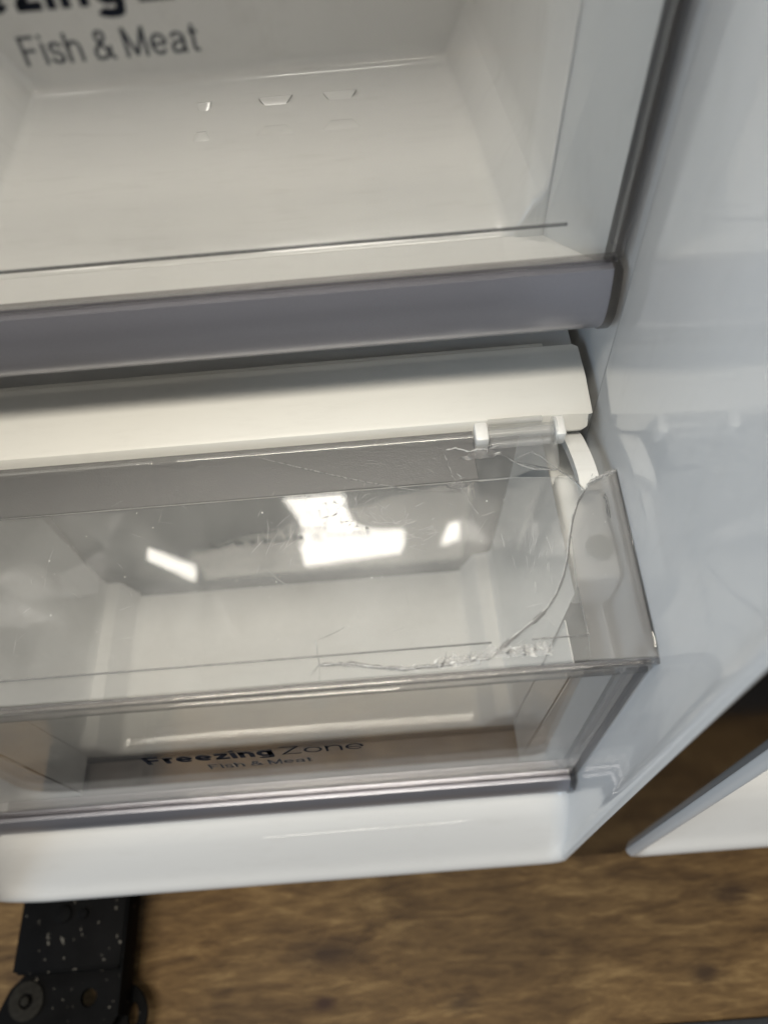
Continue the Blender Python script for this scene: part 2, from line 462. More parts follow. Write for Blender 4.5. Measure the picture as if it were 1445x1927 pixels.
def glyph(ch, s):
    """grotesque letter as stroke centre lines (cap height 1, stroke width s) -> advance, strokes"""
    h = s / 2; X = 0.74
    def ell(cx, rx, ry, a0, a1, n=26, cy=X / 2):
        return [(cx + rx * math.cos(math.radians(a0 + (a1 - a0) * k / n)), cy + ry * math.sin(math.radians(a0 + (a1 - a0) * k / n))) for k in range(n + 1)]
    def sm(pts):
        return [(p.x, p.y) for p in smooth_path([Vector((a, b, 0)) for a, b in pts], 5)]
    arch = lambda w_: sm([(h, 0.40), (h + 0.05, 0.58), (h + 0.17, X - h - 0.015), (w_ * 0.62, X - h), (w_ - h - 0.05, X - h - 0.075), (w_ - h, 0.46), (w_ - h, 0.25), (w_ - h, 0.0)])
    G = {
        'F': (0.60, [[(h, 0), (h, 1)], [(h, 1 - h), (0.57, 1 - h)], [(h, 0.50), (0.51, 0.50)]]),
        'r': (0.36, [[(h, 0), (h, X)], sm([(h, 0.36), (h + 0.03, 0.54), (h + 0.12, X - h - 0.02), (0.35, X - h)])]),
        'e': (0.61, [ell(0.305, 0.305 - h, X / 2 - h, 0, 322), [(h, X / 2), (0.61 - h, X / 2)]]),
        'z': (0.52, [[(0.03, X - h), (0.51, X - h)], [(0.49 - h * 0.5, X - h), (0.03 + h * 0.5, h)], [(0.01, h), (0.52, h)]]),
        'i': (s, [[(h, 0), (h, X)], [(h, 0.86), (h, 1.0)]]),
        'n': (0.56, [[(h, 0), (h, X)], arch(0.56)]),
        'h': (0.56, [[(h, 0), (h, 1)], arch(0.56)]),
        'g': (0.60, [ell(0.295, 0.295 - h, X / 2 - h, 0, 360), [(0.60 - h, X), (0.60 - h, 0.0)], sm([(0.60 - h, 0.02), (0.60 - h - 0.02, -0.10), (0.46, -0.25 + h), (0.30, -0.275 + h), (0.13, -0.24 + h), (0.06 + h * 0.3, -0.10)])]),
        'Z': (0.66, [[(0.04, 1 - h), (0.65, 1 - h)], [(0.63 - h * 0.4, 1 - h), (0.04 + h * 0.4, h)], [(0.01, h), (0.66, h)]]),
        'o': (0.62, [ell(0.31, 0.31 - h, X / 2 - h, 0, 360)]),
        's': (0.50, [sm([(0.47 - h * 0.3, X - 0.20), (0.41, X - h - 0.045), (0.25, X - h), (0.10, X - h - 0.045), (0.03 + h, X - 0.21), (0.13, 0.42), (0.36, 0.345), (0.49 - h, 0.20), (0.41, h + 0.04), (0.25, h), (0.09, h + 0.05), (0.02 + h * 0.6, 0.23)])]),
        'a': (0.55, [sm([(0.03 + h, X - 0.21), (0.10, X - h - 0.05), (0.26, X - h), (0.41, X - h - 0.06), (0.47, 0.52), (0.47, 0.30), (0.475, 0.09), (0.55, h * 0.6)]), sm([(0.47, 0.42), (0.30, 0.40), (0.10, 0.335), (h, 0.20), (0.09, h + 0.03), (0.22, h), (0.38, 0.11), (0.47, 0.26)])]),
        't': (0.34, [sm([(0.16, 0.93), (0.16, 0.55), (0.16, 0.18), (0.19, h + 0.025), (0.33, h)]), [(0.01, X - h), (0.33, X - h)]]),
        'M': (0.82, [[(h, 0), (h, 1)], [(h * 1.1, 1 - h * 0.3), (0.41, h)], [(0.41, h), (0.82 - h * 1.1, 1 - h * 0.3)], [(0.82 - h, 0), (0.82 - h, 1)]]),
        '&': (0.70, [sm([(0.70, 0.0), (0.44, 0.36), (0.23, 0.64), (0.17 + h * 0.3, 0.80), (0.23, 0.92 - h * 0.2), (0.33, 0.97 - h * 0.6), (0.44, 0.92 - h * 0.2), (0.49 - h * 0.3, 0.80), (0.42, 0.66), (0.22, 0.50), (0.06 + h * 0.3, 0.34), (h * 0.9, 0.20), (0.10, 0.07), (0.25, h), (0.42, 0.10), (0.56, 0.28), (0.62, 0.46)])]),
    }
    return G[ch]

def text_mesh(runs, height):
    """runs: list of (text, stroke width, xscale); flat ribbons in the x, z plane, baseline z = 0"""
    bm = bmesh.new()
    x = 0.0; lay = 0
    for t, sw, xs in runs:
        for ch in t:
            if ch == ' ':
                x += 0.26 * height; continue
            adv, strokes = glyph(ch, sw)
            for st in strokes:
                P = [Vector((a * xs, b, 0)) for a, b in st]
                closed = (P[0] - P[-1]).length < 1e-4
                lay += 1
                prev = None
                for k, p in enumerate(P):
                    if closed: t_ = (P[(k + 1) % (len(P) - 1)] - P[(k - 1) % (len(P) - 1)]) if k not in (0, len(P) - 1) else (P[1] - P[-2])
                    else: t_ = P[min(k + 1, len(P) - 1)] - P[max(k - 1, 0)]
                    t_.normalize()
                    nn = Vector((-t_.y * (1 + 0.12 * (xs - 1)), t_.x, 0)) * (sw / 2)
                    yy = -0.000004 * (lay % 7)
                    pr = [bm.verts.new((x + (p.x + q * nn.x) * height, yy, (p.y + q * nn.y) * height)) for q in (1, -1)]
                    if prev: bm.faces.new((prev[0], prev[1], pr[1], pr[0]))
                    prev = pr
            x += (adv * xs + (0.085 if sw > 0.15 else 0.115)) * height
        x += 0.20 * height
    return bm, x - 0.31 * height

def lettering(name, runs, height, xa, xb, y, z, mat, parent):
    bm, wd = text_mesh(runs, height)
    s = (xb - xa) / wd
    for v in bm.verts:
        v.co = Vector((xa + v.co.x * s, y, z + v.co.z))
    return finish(name, bm, mat, parent, smooth=0)

# tracing helper: a picture point as a direction, met with a real plane
def ray(px, py):
    return Rm @ Vector((px - PW / 2, -(py - PH / 2), -PF))
LID_A = math.radians(5.0)
LID_N = Vector((0, -math.sin(LID_A), math.cos(LID_A)))
LID_P = Vector((0, 0.105, -0.293))
LID_T = 0.0024
def on_lid(px, py, lift=0.0):
    d = ray(px, py)
    p = d * ((LID_P.dot(LID_N) + lift) / d.dot(LID_N))
    return p
LU = Vector((1, 0, 0)); LV = LID_N.cross(LU)                      # in-plane axes of the lid
def lid_uv(px, py):
    q = on_lid(px, py) - LID_P
    return (q.dot(LU), q.dot(LV))
LID_M = Matrix((( LU.x, LV.x, LID_N.x, LID_P.x), (LU.y, LV.y, LID_N.y, LID_P.y), (LU.z, LV.z, LID_N.z, LID_P.z), (0, 0, 0, 1)))

# ================================================================== FLOOR
fl = finish('floor', bm_box(-1.6, 1.6, -1.6, 1.6, -CZ - 0.03, -CZ - 0.0125), 'base', smooth=0)
tag(fl, kind='structure')
ORIG[fl.name] = Vector((0, 0, -CZ))
pw_ = 0.186
for i in range(-4, 5):
    y0 = -0.036 + i * pw_
    o = finish('plank', bm_box(-1.5, 1.5, y0 + 0.0006, y0 + pw_ - 0.0006, -CZ - 0.012, -CZ, 0.0008, 1), 'wood', fl, smooth=0)

# dark mat in front of the fridge
mt = finish('floor_mat', bm_box(-0.9, 0.9, -0.75, -0.033, -CZ + 0.001, -CZ + 0.005, 0.0015, 2), 'mat')
tag(mt, 'dark grey rubber mat lying on the wood floor before the fridge', 'mat')

# ================================================================== REFRIGERATOR
fr = thing('refrigerator', (0, 0.3, -CZ), 'white lined open freezer compartment beside a dark steel divider', 'refrigerator')
XL, XR = -0.291, 0.1000

def liner_shell(xl, xr, name, ztop, stations, parent, rl=0.027, rr=0.012):
    """moulded tub: U-shaped section swept from the rolled front lip to the back"""
    bm = bmesh.new()
    rows = []
    for (y, o, z) in stations:
        a, b = xl - o, xr + o
        pts = [(a, ztop), (a, (ztop + z) / 2)]
        k = 7
        for i in range(k + 1):
            t = math.pi + (math.pi / 2) * i / k
            pts.append((a + rl + rl * math.cos(t), z + rl + rl * math.sin(t)))
        for i in range(k + 1):
            t = 1.5 * math.pi + (math.pi / 2) * i / k
            pts.append((b - rr + rr * math.cos(t), z + rr + rr * math.sin(t)))
        pts += [(b, (ztop + z) / 2), (b, ztop)]
        rows.append([bm.verts.new((x, y, zz)) for x, zz in pts])
    for i in range(len(rows) - 1):
        for j in range(len(rows[0]) - 1):
            bm.faces.new((rows[i][j], rows[i][j + 1], rows[i + 1][j + 1], rows[i + 1][j]))
    return finish(name, bm, 'liner', parent, smooth=50)

ST = [(0.092, 0.0012, -0.6045), (0.076, 0.0012, -0.6040), (0.0705, 0.0008, -0.6015), (0.0680, -0.0004, -0.597), (0.0676, -0.0018, -0.5925), (0.0690, -0.0028, -0.5885),
      (0.0712, -0.0032, -0.5855), (0.0735, -0.0030, -0.5825), (0.0760, -0.0020, -0.5785), (0.0785, -0.0012, -0.574), (0.0850, -0.0008, -0.5625), (0.0915, -0.0006, -0.5520),
      (0.0975, -0.0004, -0.5440), (0.105, -0.0003, -0.5385), (0.115, -0.0002, -0.5362), (0.2285, 0, -0.535), (0.2300, 0.0004, -0.535), (0.2315, 0.0014, -0.535), (0.234, 0.0016, -0.535), (0.40, 0.0016, -0.535), (0.545, 0.0016, -0.535)]
liner_shell(XL, XR, 'liner', 0.505, ST, fr)
finish('back_wall', bm_box(XL - 0.003, XR + 0.003, 0.540, 0.552, -0.60, 0.51), 'liner', fr, smooth=0)
finish('ceiling_panel', bm_box(XL - 0.003, XR + 0.003, 0.070, 0.536, 0.507, 0.517), 'liner', fr, smooth=0)
# outer cabinet side and base
finish('cabinet_side', bm_box(XL - 0.030, XL - 0.0055, 0.076, 0.56, -0.615, 0.53, 0.002), 'black', fr)
finish('cabinet_base', bm_box(XL - 0.028, 0.54, 0.104, 0.56, -0.652, -0.607, 0.002), 'base', fr)
# a pressed bead on the sloping sill
bd = bm_tube(smooth_path([(-0.105, 0.0922, -0.5519), (-0.03, 0.0924, -0.5516), (0.025, 0.0926, -0.5514), (0.0385, 0.0940, -0.5499)]), [0.0008] * 18 + [0.0002], 10)
finish('sill_bead', bd, 'liner', fr, smooth=60)

# centre divider: dark steel strip between the two liners
finish('divider_strip', bm_box(0.1013, 0.1432, 0.0725, 0.090, -0.606, 0.52, 0.0006, 1), 'mullion', fr, smooth=30)
# neighbouring compartment
ST2 = [(y, o, z) for (y, o, z) in ST if y < 0.21] + [(0.40, 0, -0.535), (0.545, 0, -0.535)]
liner_shell(0.1449, 0.52, 'liner', -0.10, ST2, fr, rl=0.010, rr=0.02)
finish('divider_foot', bm_box(0.100, 0.150, 0.080, 0.10, -0.622, -0.6065, 0.001), 'base', fr)

# rail block and curved arm on the right wall that carry the drawer
xw = XR
arm_px = [(1060, 806), (1078, 826), (1094, 858), (1107, 893), (1114, 926)]
def on_x(px, py, x):
    d = ray(px, py); return d * (x / d.x)
arm = bmesh.new()
ctr = smooth_path([on_x(px, py, xw - 0.011) for px, py in arm_px], 5)
ra, rb = [], []
prev = None
for i, p in enumerate(ctr):
    t = (ctr[min(i + 1, len(ctr) - 1)] - ctr[max(i - 1, 0)]).normalized()
    nrm = Vector((0, t.z, -t.y)).normalized()
    for lst, x in ((ra, xw - 0.0165), (rb, xw - 0.0075)):
        lst.append((arm.verts.new((x, p.y + nrm.y * 0.0025, p.z + nrm.z * 0.0025)), arm.verts.new((x, p.y - nrm.y * 0.0025, p.z - nrm.z * 0.0025))))
for i in range(len(ctr) - 1):
    arm.faces.new((ra[i][0], rb[i][0], rb[i + 1][0], ra[i + 1][0]))
    arm.faces.new((ra[i][1], ra[i + 1][1], rb[i + 1][1], rb[i][1]))
    arm.faces.new((ra[i][0], ra[i + 1][0], ra[i + 1][1], ra[i][1]))
    arm.faces.new((rb[i][0], rb[i][1], rb[i + 1][1], rb[i + 1][0]))
arm.faces.new((ra[0][0], ra[0][1], rb[0][1], rb[0][0])); arm.faces.new((ra[-1][0], rb[-1][0], rb[-1][1], ra[-1][1]))
rail = finish('drawer_rail', bm_box(0.0785, xw - 0.0008, 0.1475, 0.205, -0.335, -0.308, 0.003, 3), 'clip', fr)
finish('rail_arm', arm, 'clip', rail, smooth=40)
cp = ray(1127, 1030); cp = cp * (-0.307 / cp.z)
finish('screw_cap', bm_cyl((cp.x, cp.y, -0.3072), 0.0062, 0.0022, 'Z', 32, 0.0006), 'gasket', rail)
finish('rail_tail', bm_box(0.0795, xw - 0.0012, 0.2075, 0.36, -0.345, -0.322, 0.002, 2), 'clip', rail)

# lit lamp of the compartment (its lens is seen mirrored in the clear lid)
lamp_outline = [(-0.138, 0.415), (0.006, 0.424), (0.014, 0.440), (0.015, 0.459), (-0.026, 0.462), (-0.050, 0.468), (-0.063, 0.480), (-0.071, 0.500), (-0.074, 0.527), (-0.168, 0.527), (-0.150, 0.500), (-0.141, 0.480), (-0.143, 0.445)]
bm = curve_mesh([lamp_outline], 0.006)
bmesh.ops.translate(bm, verts=bm.verts, vec=(0, 0, 0.4985))
finish('lamp_lens', bm, 'lamp', fr, smooth=0)
bm = curve_mesh([[(0.068, 0.430), (0.097, 0.438), (0.099, 0.466), (0.083, 0.462)]], 0.006)
bmesh.ops.translate(bm, verts=bm.verts, vec=(0, 0, 0.4985))
finish('lamp_lens', bm, 'lamp', fr, smooth=0)

# narrow lit strip on the left wall
bm = bmesh.new()
q = [bm.verts.new((XL - 0.0016 + dx, y, z)) for dx in (0.0006, 0.0030) for y, z in ((0.356, 0.250), (0.370, 0.250), (0.412, 0.450), (0.390, 0.450))]
for f_ in ((0, 1, 2, 3), (7, 6, 5, 4), (0, 4, 5, 1), (1, 5, 6, 2), (2, 6, 7, 3), (3, 7, 4, 0)):
    bm.faces.new([q[k] for k in f_])
finish('lamp_strip', bm, 'lamp', fr, smooth=0)

# black lower hinge bracket under the sill
def arc(cx, cy, r, a0=0, a1=360, n=24):
    return [(cx + r * math.cos(math.radians(a0 + (a1 - a0) * i / n)), cy + r * math.sin(math.radians(a0 + (a1 - a0) * i / n))) for i in range(n if a1 - a0 == 360 else n + 1)]
bm = bm_box(-0.2895, -0.2140, 0.026, 0.102, -0.6145, -0.6085, 0.0012, 2)
hb = finish('hinge_bracket', bm, 'black', fr)
bm = curve_mesh([[(-0.300, -0.09), (-0.312, -0.02), (-0.296, 0.016), (-0.283, 0.0285), (-0.2165, 0.0240), (-0.214, 0.010), (-0.219, -0.004), (-0.228, -0.02), (-0.235, -0.09)],
                 arc(-0.2395, 0.0085, 0.0062)], 0.005, 0.0008)
bmesh.ops.translate(bm, verts=bm.verts, vec=(0, 0, -0.6270))
finish('lower_plate', bm, 'black', hb)
finish('step_wall', bm_box(-0.287, -0.2155, 0.0245, 0.0295, -0.6290, -0.6100, 0.001), 'black', hb)
bm = curve_mesh([arc(-0.2215, -0.004, 0.0200, -95, 95, 24) + [(-0.226, 0.0155), (-0.226, -0.023)], [(x * 0.62 + -0.0805, y * 1.35 + 0.004) for x, y in arc(-0.2105, -0.006, 0.0062)]], 0.003, 0.0005)
bmesh.ops.translate(bm, verts=bm.verts, vec=(0, 0, -0.6385))
finish('side_tab', bm, 'black', hb)
# washer and screw
bm = curve_mesh([arc(-0.283, 0.009, 0.0118, n=36), arc(-0.283, 0.009, 0.0052, n=24)], 0.0016, 0.0004)
bmesh.ops.translate(bm, verts=bm.verts, vec=(0, 0, -0.6232))
ws = finish('washer', bm, 'steel', hb)
finish('screw', bm_cyl((-0.283, 0.009, -0.6222), 0.0032, 0.004, 'Z', 6, 0.0005), 'steel', hb)
for x, y, r in ((-0.2585, 0.0605, 0.0060), (-0.2440, 0.0600, 0.0036)):
    finish('screw', bm_cyl((x, y, -0.6080), r, 0.0035, 'Z', 24, 0.0010), 'black', hb)
# pale edge line along the bracket's right flank
finish('flange', bm_box(-0.2138, -0.2122, -0.004, 0.072, -0.634, -0.6090, 0.0006), 'black', hb)

# ================================================================== DRAWERS
def make_drawer(name, label, yf, xl, xr, zt, ztrim, zbot, zfl, tub, texts):
    """clear front with printed lettering and a silver bottom trim, white tub behind it"""
    t = thing(name, ((xl + xr) / 2, yf + 0.1, zbot), label, 'freezer bin', 'clear bins of the freezer')
    # clear front sheet with side flanges
    fp = finish('front_panel', bm_box(xl + 0.004, xr - 0.004, yf, yf + 0.003, ztrim + 0.0035, zt, 0.0), 'clear_front' if yf > 0.2 else 'lower_front', t, smooth=0)
    # rounded clear edges
    finish('bottom_edge', bm_extrude_x([(yf - 0.0008, ztrim + 0.0032), (yf - 0.0013, ztrim + 0.0024), (yf - 0.0009, ztrim + 0.0016), (yf + 0.0026, ztrim + 0.0014), (yf + 0.0030, ztrim + 0.0032)], xl + 0.002, xr - 0.0022, 0.0004), 'edged', fp, smooth=20)
    for x0, x1 in ((xl, xl + 0.0036), (xr - 0.0036, xr)):
        finish('side_edge', bm_box(x0, x1, yf - 0.0015, yf + 0.010, ztrim + 0.0034, zt, 0.0010, 2), 'edge', fp, smooth=30)
    # silver trim: bulging strip that rolls under
    prof_o, prof_i = [], []
    n = 12
    for i in range(n + 1):
        s = i / n
        y = yf - 0.0015 - 0.0050 * math.sin(math.pi * min(1, s * 0.85 + 0.10)) + 0.0065 * max(0, s - 0.62) / 0.38 * max(0, s - 0.62) / 0.38
        z = ztrim - s * (ztrim - zbot)
        prof_o.append((y, z)); prof_i.append((y + 0.006, z + (0.003 if i == n else 0)))
    tr = finish('silver_trim', bm_extrude_x(prof_o + prof_i[::-1], xl + 0.0035, xr - 0.0036), 'silver', t, smooth=40)
    # clear cap closing each end of the trim
    for x0, x1 in ((xl, xl + 0.0030), (xr - 0.0032, xr)):
        po = [(y - 0.0010, z) for y, z in prof_o]; pi_ = [(y + 0.010, z) for y, z in prof_o]
        finish('end_cap', bm_extrude_x(po + pi_[::-1], x0, x1, 0.0004), 'edged', tr, smooth=40)
    # tub: floor, step, ledge, walls as one moulding with rounded inner corners
    (flf, frf, flb, frb, y0, y1, ztop, dl, dr, tp, yl, back) = tub
    bm = bmesh.new()
    rows = []
    st = 0.019                                                    # ledge above the floor
    def section(y, fa, fb, z, lift=0.0):
        a, b = fa, fb
        L = [(a - dl - tp, ztop), (a - dl - tp * 0.5, (ztop + z) / 2), (a - dl, z + st + 0.010), (a - dl + 0.0010, z + st + 0.0035), (a - dl + 0.0030, z + st + 0.0006),
             (a - 0.0098, z + st), (a - 0.0082, z + st - 0.0012), (a - 0.0012, z + 0.0024), (a + 0.0012, z + 0.0005), (a + 0.006, z)]
        Rr = [(b - 0.006, z), (b - 0.0012, z + 0.0005), (b + 0.0012, z + 0.0024), (b + 0.0082, z + st - 0.0012), (b + 0.0098, z + st),
              (b + dr - 0.0030, z + st + 0.0006), (b + dr - 0.0010, z + st + 0.0035), (b + dr, z + st + 0.010), (b + dr + tp * 0.5, (ztop + z) / 2), (b + dr + tp, ztop)]
        return L + Rr
    # skirt closing the hollow under the ledges
    sec = section(y0, flf, frf, zfl - 0.006)
    rows.append([bm.verts.new((x, y0 - 0.0002, zfl - 0.012 if z < zfl + st + 0.008 else z)) for x, z in sec])
    ys = [y0, y0 + 0.001, y0 + 0.003, y0 + 0.02, (y0 + y1) / 2, y1 - 0.010]
    for k, y in enumerate(ys):
        u = (y - y0) / (y1 - y0)
        zz = zfl - (0.006 if k == 0 else 0.0016 if k == 1 else 0)
        sec = section(y, flf + (flb - flf) * u, frf + (frb - frf) * u, zz)
        rows.append([bm.verts.new((x, y, max(z, zz) if k > 1 else z)) for x, z in sec])
    # curved rise into the back wall
    if back:
        for k in range(1, 7):
            a = math.pi / 2 * k / 6
            y = y1 - 0.010 + 0.010 * math.sin(a); dz = 0.010 * (1 - math.cos(a))
            sec = section(y, flb, frb, zfl)
            rows.append([bm.verts.new((x, y, min(ztop, z + dz * (1 if z < ztop - 0.02 else 0)))) for x, z in sec])
        sec = section(y1, flb, frb, zfl)
        rows.append([bm.verts.new((x, y1 + 0.006, max(ztop - 0.001, z))) for x, z in sec])
    for i in range(len(rows) - 1):
        for j in range(len(rows[0]) - 1):
            bm.faces.new((rows[i][j], rows[i][j + 1], rows[i + 1][j + 1], rows[i + 1][j]))
    tb = finish('tub', bm, 'tub', t, smooth=50)
    if not back:                                                  # rear wall with a rounded foot, coloured dark for shade under the shelf
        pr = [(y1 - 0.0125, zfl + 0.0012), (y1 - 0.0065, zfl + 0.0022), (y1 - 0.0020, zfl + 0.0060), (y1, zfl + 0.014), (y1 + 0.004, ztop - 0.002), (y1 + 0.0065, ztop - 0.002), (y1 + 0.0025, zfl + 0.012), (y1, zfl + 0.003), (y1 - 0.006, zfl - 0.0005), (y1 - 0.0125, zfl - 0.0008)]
        finish('rear_wall', bm_extrude_x(pr, flb - dl - tp - 0.001, frb + dr + tp + 0.001), 'rear_shade', t, smooth=50)
    # flanges that lead from the tub walls out to the sides of the front
    ya = ys[0] + 0.001 if yl else yf + 0.0105
    yb = yf + 0.0075 if yl else yf + 0.0100
    zb = zfl - 0.004 if yl else zfl + 0.004
    zt2 = ztop if yl else ztop - 0.030
    for sx, xa, xb in ((-1, flf - dl, xl + 0.005), (1, frf + dr, xr - 0.005)):
        bm = bmesh.new()
        pts = [(xa - sx * 0.0005, ya, zb), (xa + sx * tp, ya, zt2), (xb, yb, zt2), (xb, yb, zb)]
        q = [bm.verts.new(p) for p in pts]; q2 = [bm.verts.new((p[0], p[1] + 0.0009, p[2])) for p in pts]
        bm.faces.new(q); bm.faces.new(q2[::-1])
        for i in range(4): bm.faces.new((q[i], q2[i], q2[(i + 1) % 4], q[(i + 1) % 4]))
        finish('side_flange', bm, 'tub', t, smooth=0)
        if not yl:                                                # wall from the flange back to the tub
            bm = bmesh.new()
            pts = [(xa - sx * 0.0002, ya + 0.0022, zb), (xa + sx * tp, ya + 0.0022, zt2), (xa + sx * tp, y0 + 0.0005, zt2), (xa - sx * 0.0002, y0 + 0.0005, zb)]
            q = [bm.verts.new(p) for p in pts]; q2 = [bm.verts.new((p[0] + sx * 0.0007, p[1], p[2])) for p in pts]
            bm.faces.new(q); bm.faces.new(q2[::-1])
            for i in range(4): bm.faces.new((q[i], q2[i], q2[(i + 1) % 4], q[(i + 1) % 4]))
            finish('side_return', bm, 'tub', t, smooth=0)
        # added opaque skin running back from the front edge, darkens the wall gap
        finish('gap_shade_skin', bm_box(min(xb, xb + sx * 0.001), max(xb, xb + sx * 0.001), yb + 0.003, yf + 0.15, zfl + 0.004, zt2), 'tub', t, smooth=0)
    if yl:
        finish('floor_lip', bm_box(flf - dl, xr - 0.0062, yf + 0.0078, y0 + 0.0008, zfl - 0.006, zfl - 0.0003), 'tub', t, smooth=0)
    if yl:                                                        # moulded line along the bottom of the clear front
        finish('moulded_line', bm_box(xl + 0.006, 0.0746, yf + 0.0031, yf + 0.0040, -0.1945, -0.1935), 'dark_crack', fp, smooth=0)
    else:                                                         # rolled front end of the tub floor above an added dark plate
        fe = finish('floor_edge', bm_extrude_x([(y0 - 0.0030, zfl - 0.004), (y0 - 0.0034, zfl - 0.0008), (y0 - 0.0022, zfl + 0.0006), (y0 - 0.0008, zfl + 0.0006), (y0 - 0.0004, zfl - 0.004)], flf - dl * 1.9, frf + dr * 1.98, 0.0003), 'groove', t, smooth=20)
        for x in (flf - dl * 1.9, frf + dr * 1.98):
            finish('edge_stop', bm_box(x - 0.0025, x + 0.0025, y0 - 0.004, y0 + 0.001, zfl - 0.004, zfl + 0.0018, 0.001), 'groove', fe)
        finish('well_tone_plate', bm_box(xl + 0.008, xr - 0.006, yf + 0.008, y0 - 0.0006, zfl - 0.0105, zfl - 0.0065, 0.001), 'well_tone', t)  # added plate, its grey-brown stands in for shade and the reflected floor
    # lettering printed on the clear front, a hair before it
    for nm, runs, hgt, xa, xb, z, mat in texts:
        lt = lettering(nm, runs, hgt, xa, xb, yf - 0.0003, z, mat, fp)
        lt['label'] = 'dark printed words ' + ' '.join(r_[0] for r_ in runs)
    return t

BIG = lambda: [('Freezing', 0.200, 1.06), ('Zone', 0.092, 1.16)]
upper = make_drawer('freezer_bin', 'upper clear freezer drawer with large blurred print and broad silver bottom trim',
    0.238, -0.270, 0.0982, -0.020, -0.2120, -0.2505, -0.2180,
    (-0.172, 0.0590, -0.168, 0.0465, 0.2660, 0.409, -0.035, 0.050, 0.0130, 0.004, True, True),
    [('lettering', BIG(), 0.0125, -0.1285, -0.0160, -0.1040, 'ink'),
     ('lettering', [('Fish & Meat', 0.118, 0.90)], 0.0083, -0.0965, -0.0450, -0.1185, 'ink2')])
lower = make_drawer('freezer_bin', 'lower clear freezer drawer printed Freezing Zone under the broken lid',
    0.105, -0.270, 0.0985, -0.3040, -0.4915, -0.5250, -0.5000,
    (-0.190, 0.0455, -0.188, 0.0455, 0.1405, 0.267, -0.3060, 0.020, 0.0210, 0.009, False, False),
    [('lettering', BIG(), 0.0135, -0.1345, -0.0240, -0.3945, 'ink'),
     ('lettering', [('Fish & Meat', 0.118, 0.90)], 0.0085, -0.1065, -0.0526, -0.4118, 'ink2')])

# embossed marks on the upper drawer's floor: small wedges that face the front and catch the lamp
for cx, w_ in ((-0.078, 0.0035), (-0.0420, 0.0085), (-0.0095, 0.0085)):
    for yc, flip in ((0.3800, 1), (0.3545, -1)):
        bm = bmesh.new()
        zf = -0.2180
        d_ = 0.0042
        wa, wb = (w_, w_ * 0.62) if flip < 0 else (w_ * 0.62, w_)
        q = [bm.verts.new(v) for v in ((cx - wa, yc, zf + 0.0001), (cx + wa, yc, zf + 0.0001), (cx + wb, yc + d_, zf + 0.0019), (cx - wb, yc + d_, zf + 0.0019), (cx + wb, yc + d_ + 0.004, zf - 0.0002), (cx - wb, yc + d_ + 0.004, zf - 0.0002), (cx - wa - 0.001, yc + 0.001, zf - 0.0002), (cx + wa + 0.001, yc + 0.001, zf - 0.0002), (cx - wa, yc - 0.0006, zf - 0.0002), (cx + wa, yc - 0.0006, zf - 0.0002))]
        for f_ in ((0, 1, 2, 3), (3, 2, 4, 5), (0, 3, 6), (3, 5, 6), (1, 7, 2), (2, 7, 4), (8, 9, 1, 0)):
            bm.faces.new([q[k] for k in f_])
        finish('emboss', bm, 'tub', upper, smooth=50)

# clear top rim of the lower drawer front
finish('top_rim', bm_extrude_x([(0.1028, -0.3050), (0.1022, -0.3040), (0.1028, -0.3028), (0.1045, -0.3022), (0.1075, -0.3022), (0.1084, -0.3032), (0.1080, -0.3050)], -0.2700, 0.0975, 0.0004), 'rim', lower, smooth=25)

# ================================================================== SHELF
sh = thing('freezer_shelf', (-0.09, 0.30, -0.281), 'cream white plastic shelf front below the silver trimmed upper drawer', 'shelf')
prof = [(0.262, -0.2815), (0.246, -0.2812), (0.241, -0.2814), (0.2365, -0.2822), (0.2235, -0.2832), (0.2214, -0.2840), (0.2204, -0.2856), (0.2182, -0.2925), (0.2190, -0.2945), (0.2230, -0.2950), (0.262, -0.2950)]
bm = bmesh.new()
XS = [(-0.277, 0, 0), (0.0790, 0, 0), (0.0940, 0, 0), (0.0966, 0.0012, 0.0)]
rows = []
for k, (x, sh_, _) in enumerate(XS):
    row = []
    for i, (y, z) in enumerate(prof):
        yy, zz, xx = y, z, x
        if k == 3: yy = y + (0.0010 if y < 0.24 else -0.0008); zz = z + (-0.001 if i < 6 else 0.001)
        if k >= 2 and 4 <= i <= 6: zz -= 0.0012                   # clipped corner
        if k >= 2 and i >= 6 and y < 0.23: xx = x - 0.0022
        row.append(bm.verts.new((xx, yy, zz)))
    rows.append(row)
n = len(prof)
for a, b in zip(rows[:-1], rows[1:]):
    for i in range(n):
        j = (i + 1) % n
        bm.faces.new((a[i], a[j], b[j], b[i]))
bm.faces.new(rows[0]); bm.faces.new(list(reversed(rows[-1])))
finish('front_trim', bm, 'shelf', sh, smooth=28)
finish('shelf_plate', bm_box(-0.277, 0.0960, 0.266, 0.530, -0.2925, -0.2875, 0.001), 'liner', sh)
finish('rear_tab', bm_box(-0.277, 0.0800, 0.2625, 0.2655, -0.2930, -0.2822, 0.0008), 'shelf', sh)

# ================================================================== BROKEN LID
lid = thing('drawer_lid', (-0.09, 0.16, -0.293), 'cracked clear plastic lid with a missing corner over the lower drawer', 'lid')

def lid_sheet(name, px_pts, mat, parent, thick=LID_T, extra=None, lift=0.0):
    uv = [lid_uv(*p) for p in px_pts]
    if extra: uv = extra + uv
    bm = curve_mesh([uv], thick)
    bmesh.ops.transform(bm, matrix=LID_M @ Matrix.Translation((0, 0, lift)), verts=bm.verts)
    return finish(name, bm, mat, parent, smooth=0)

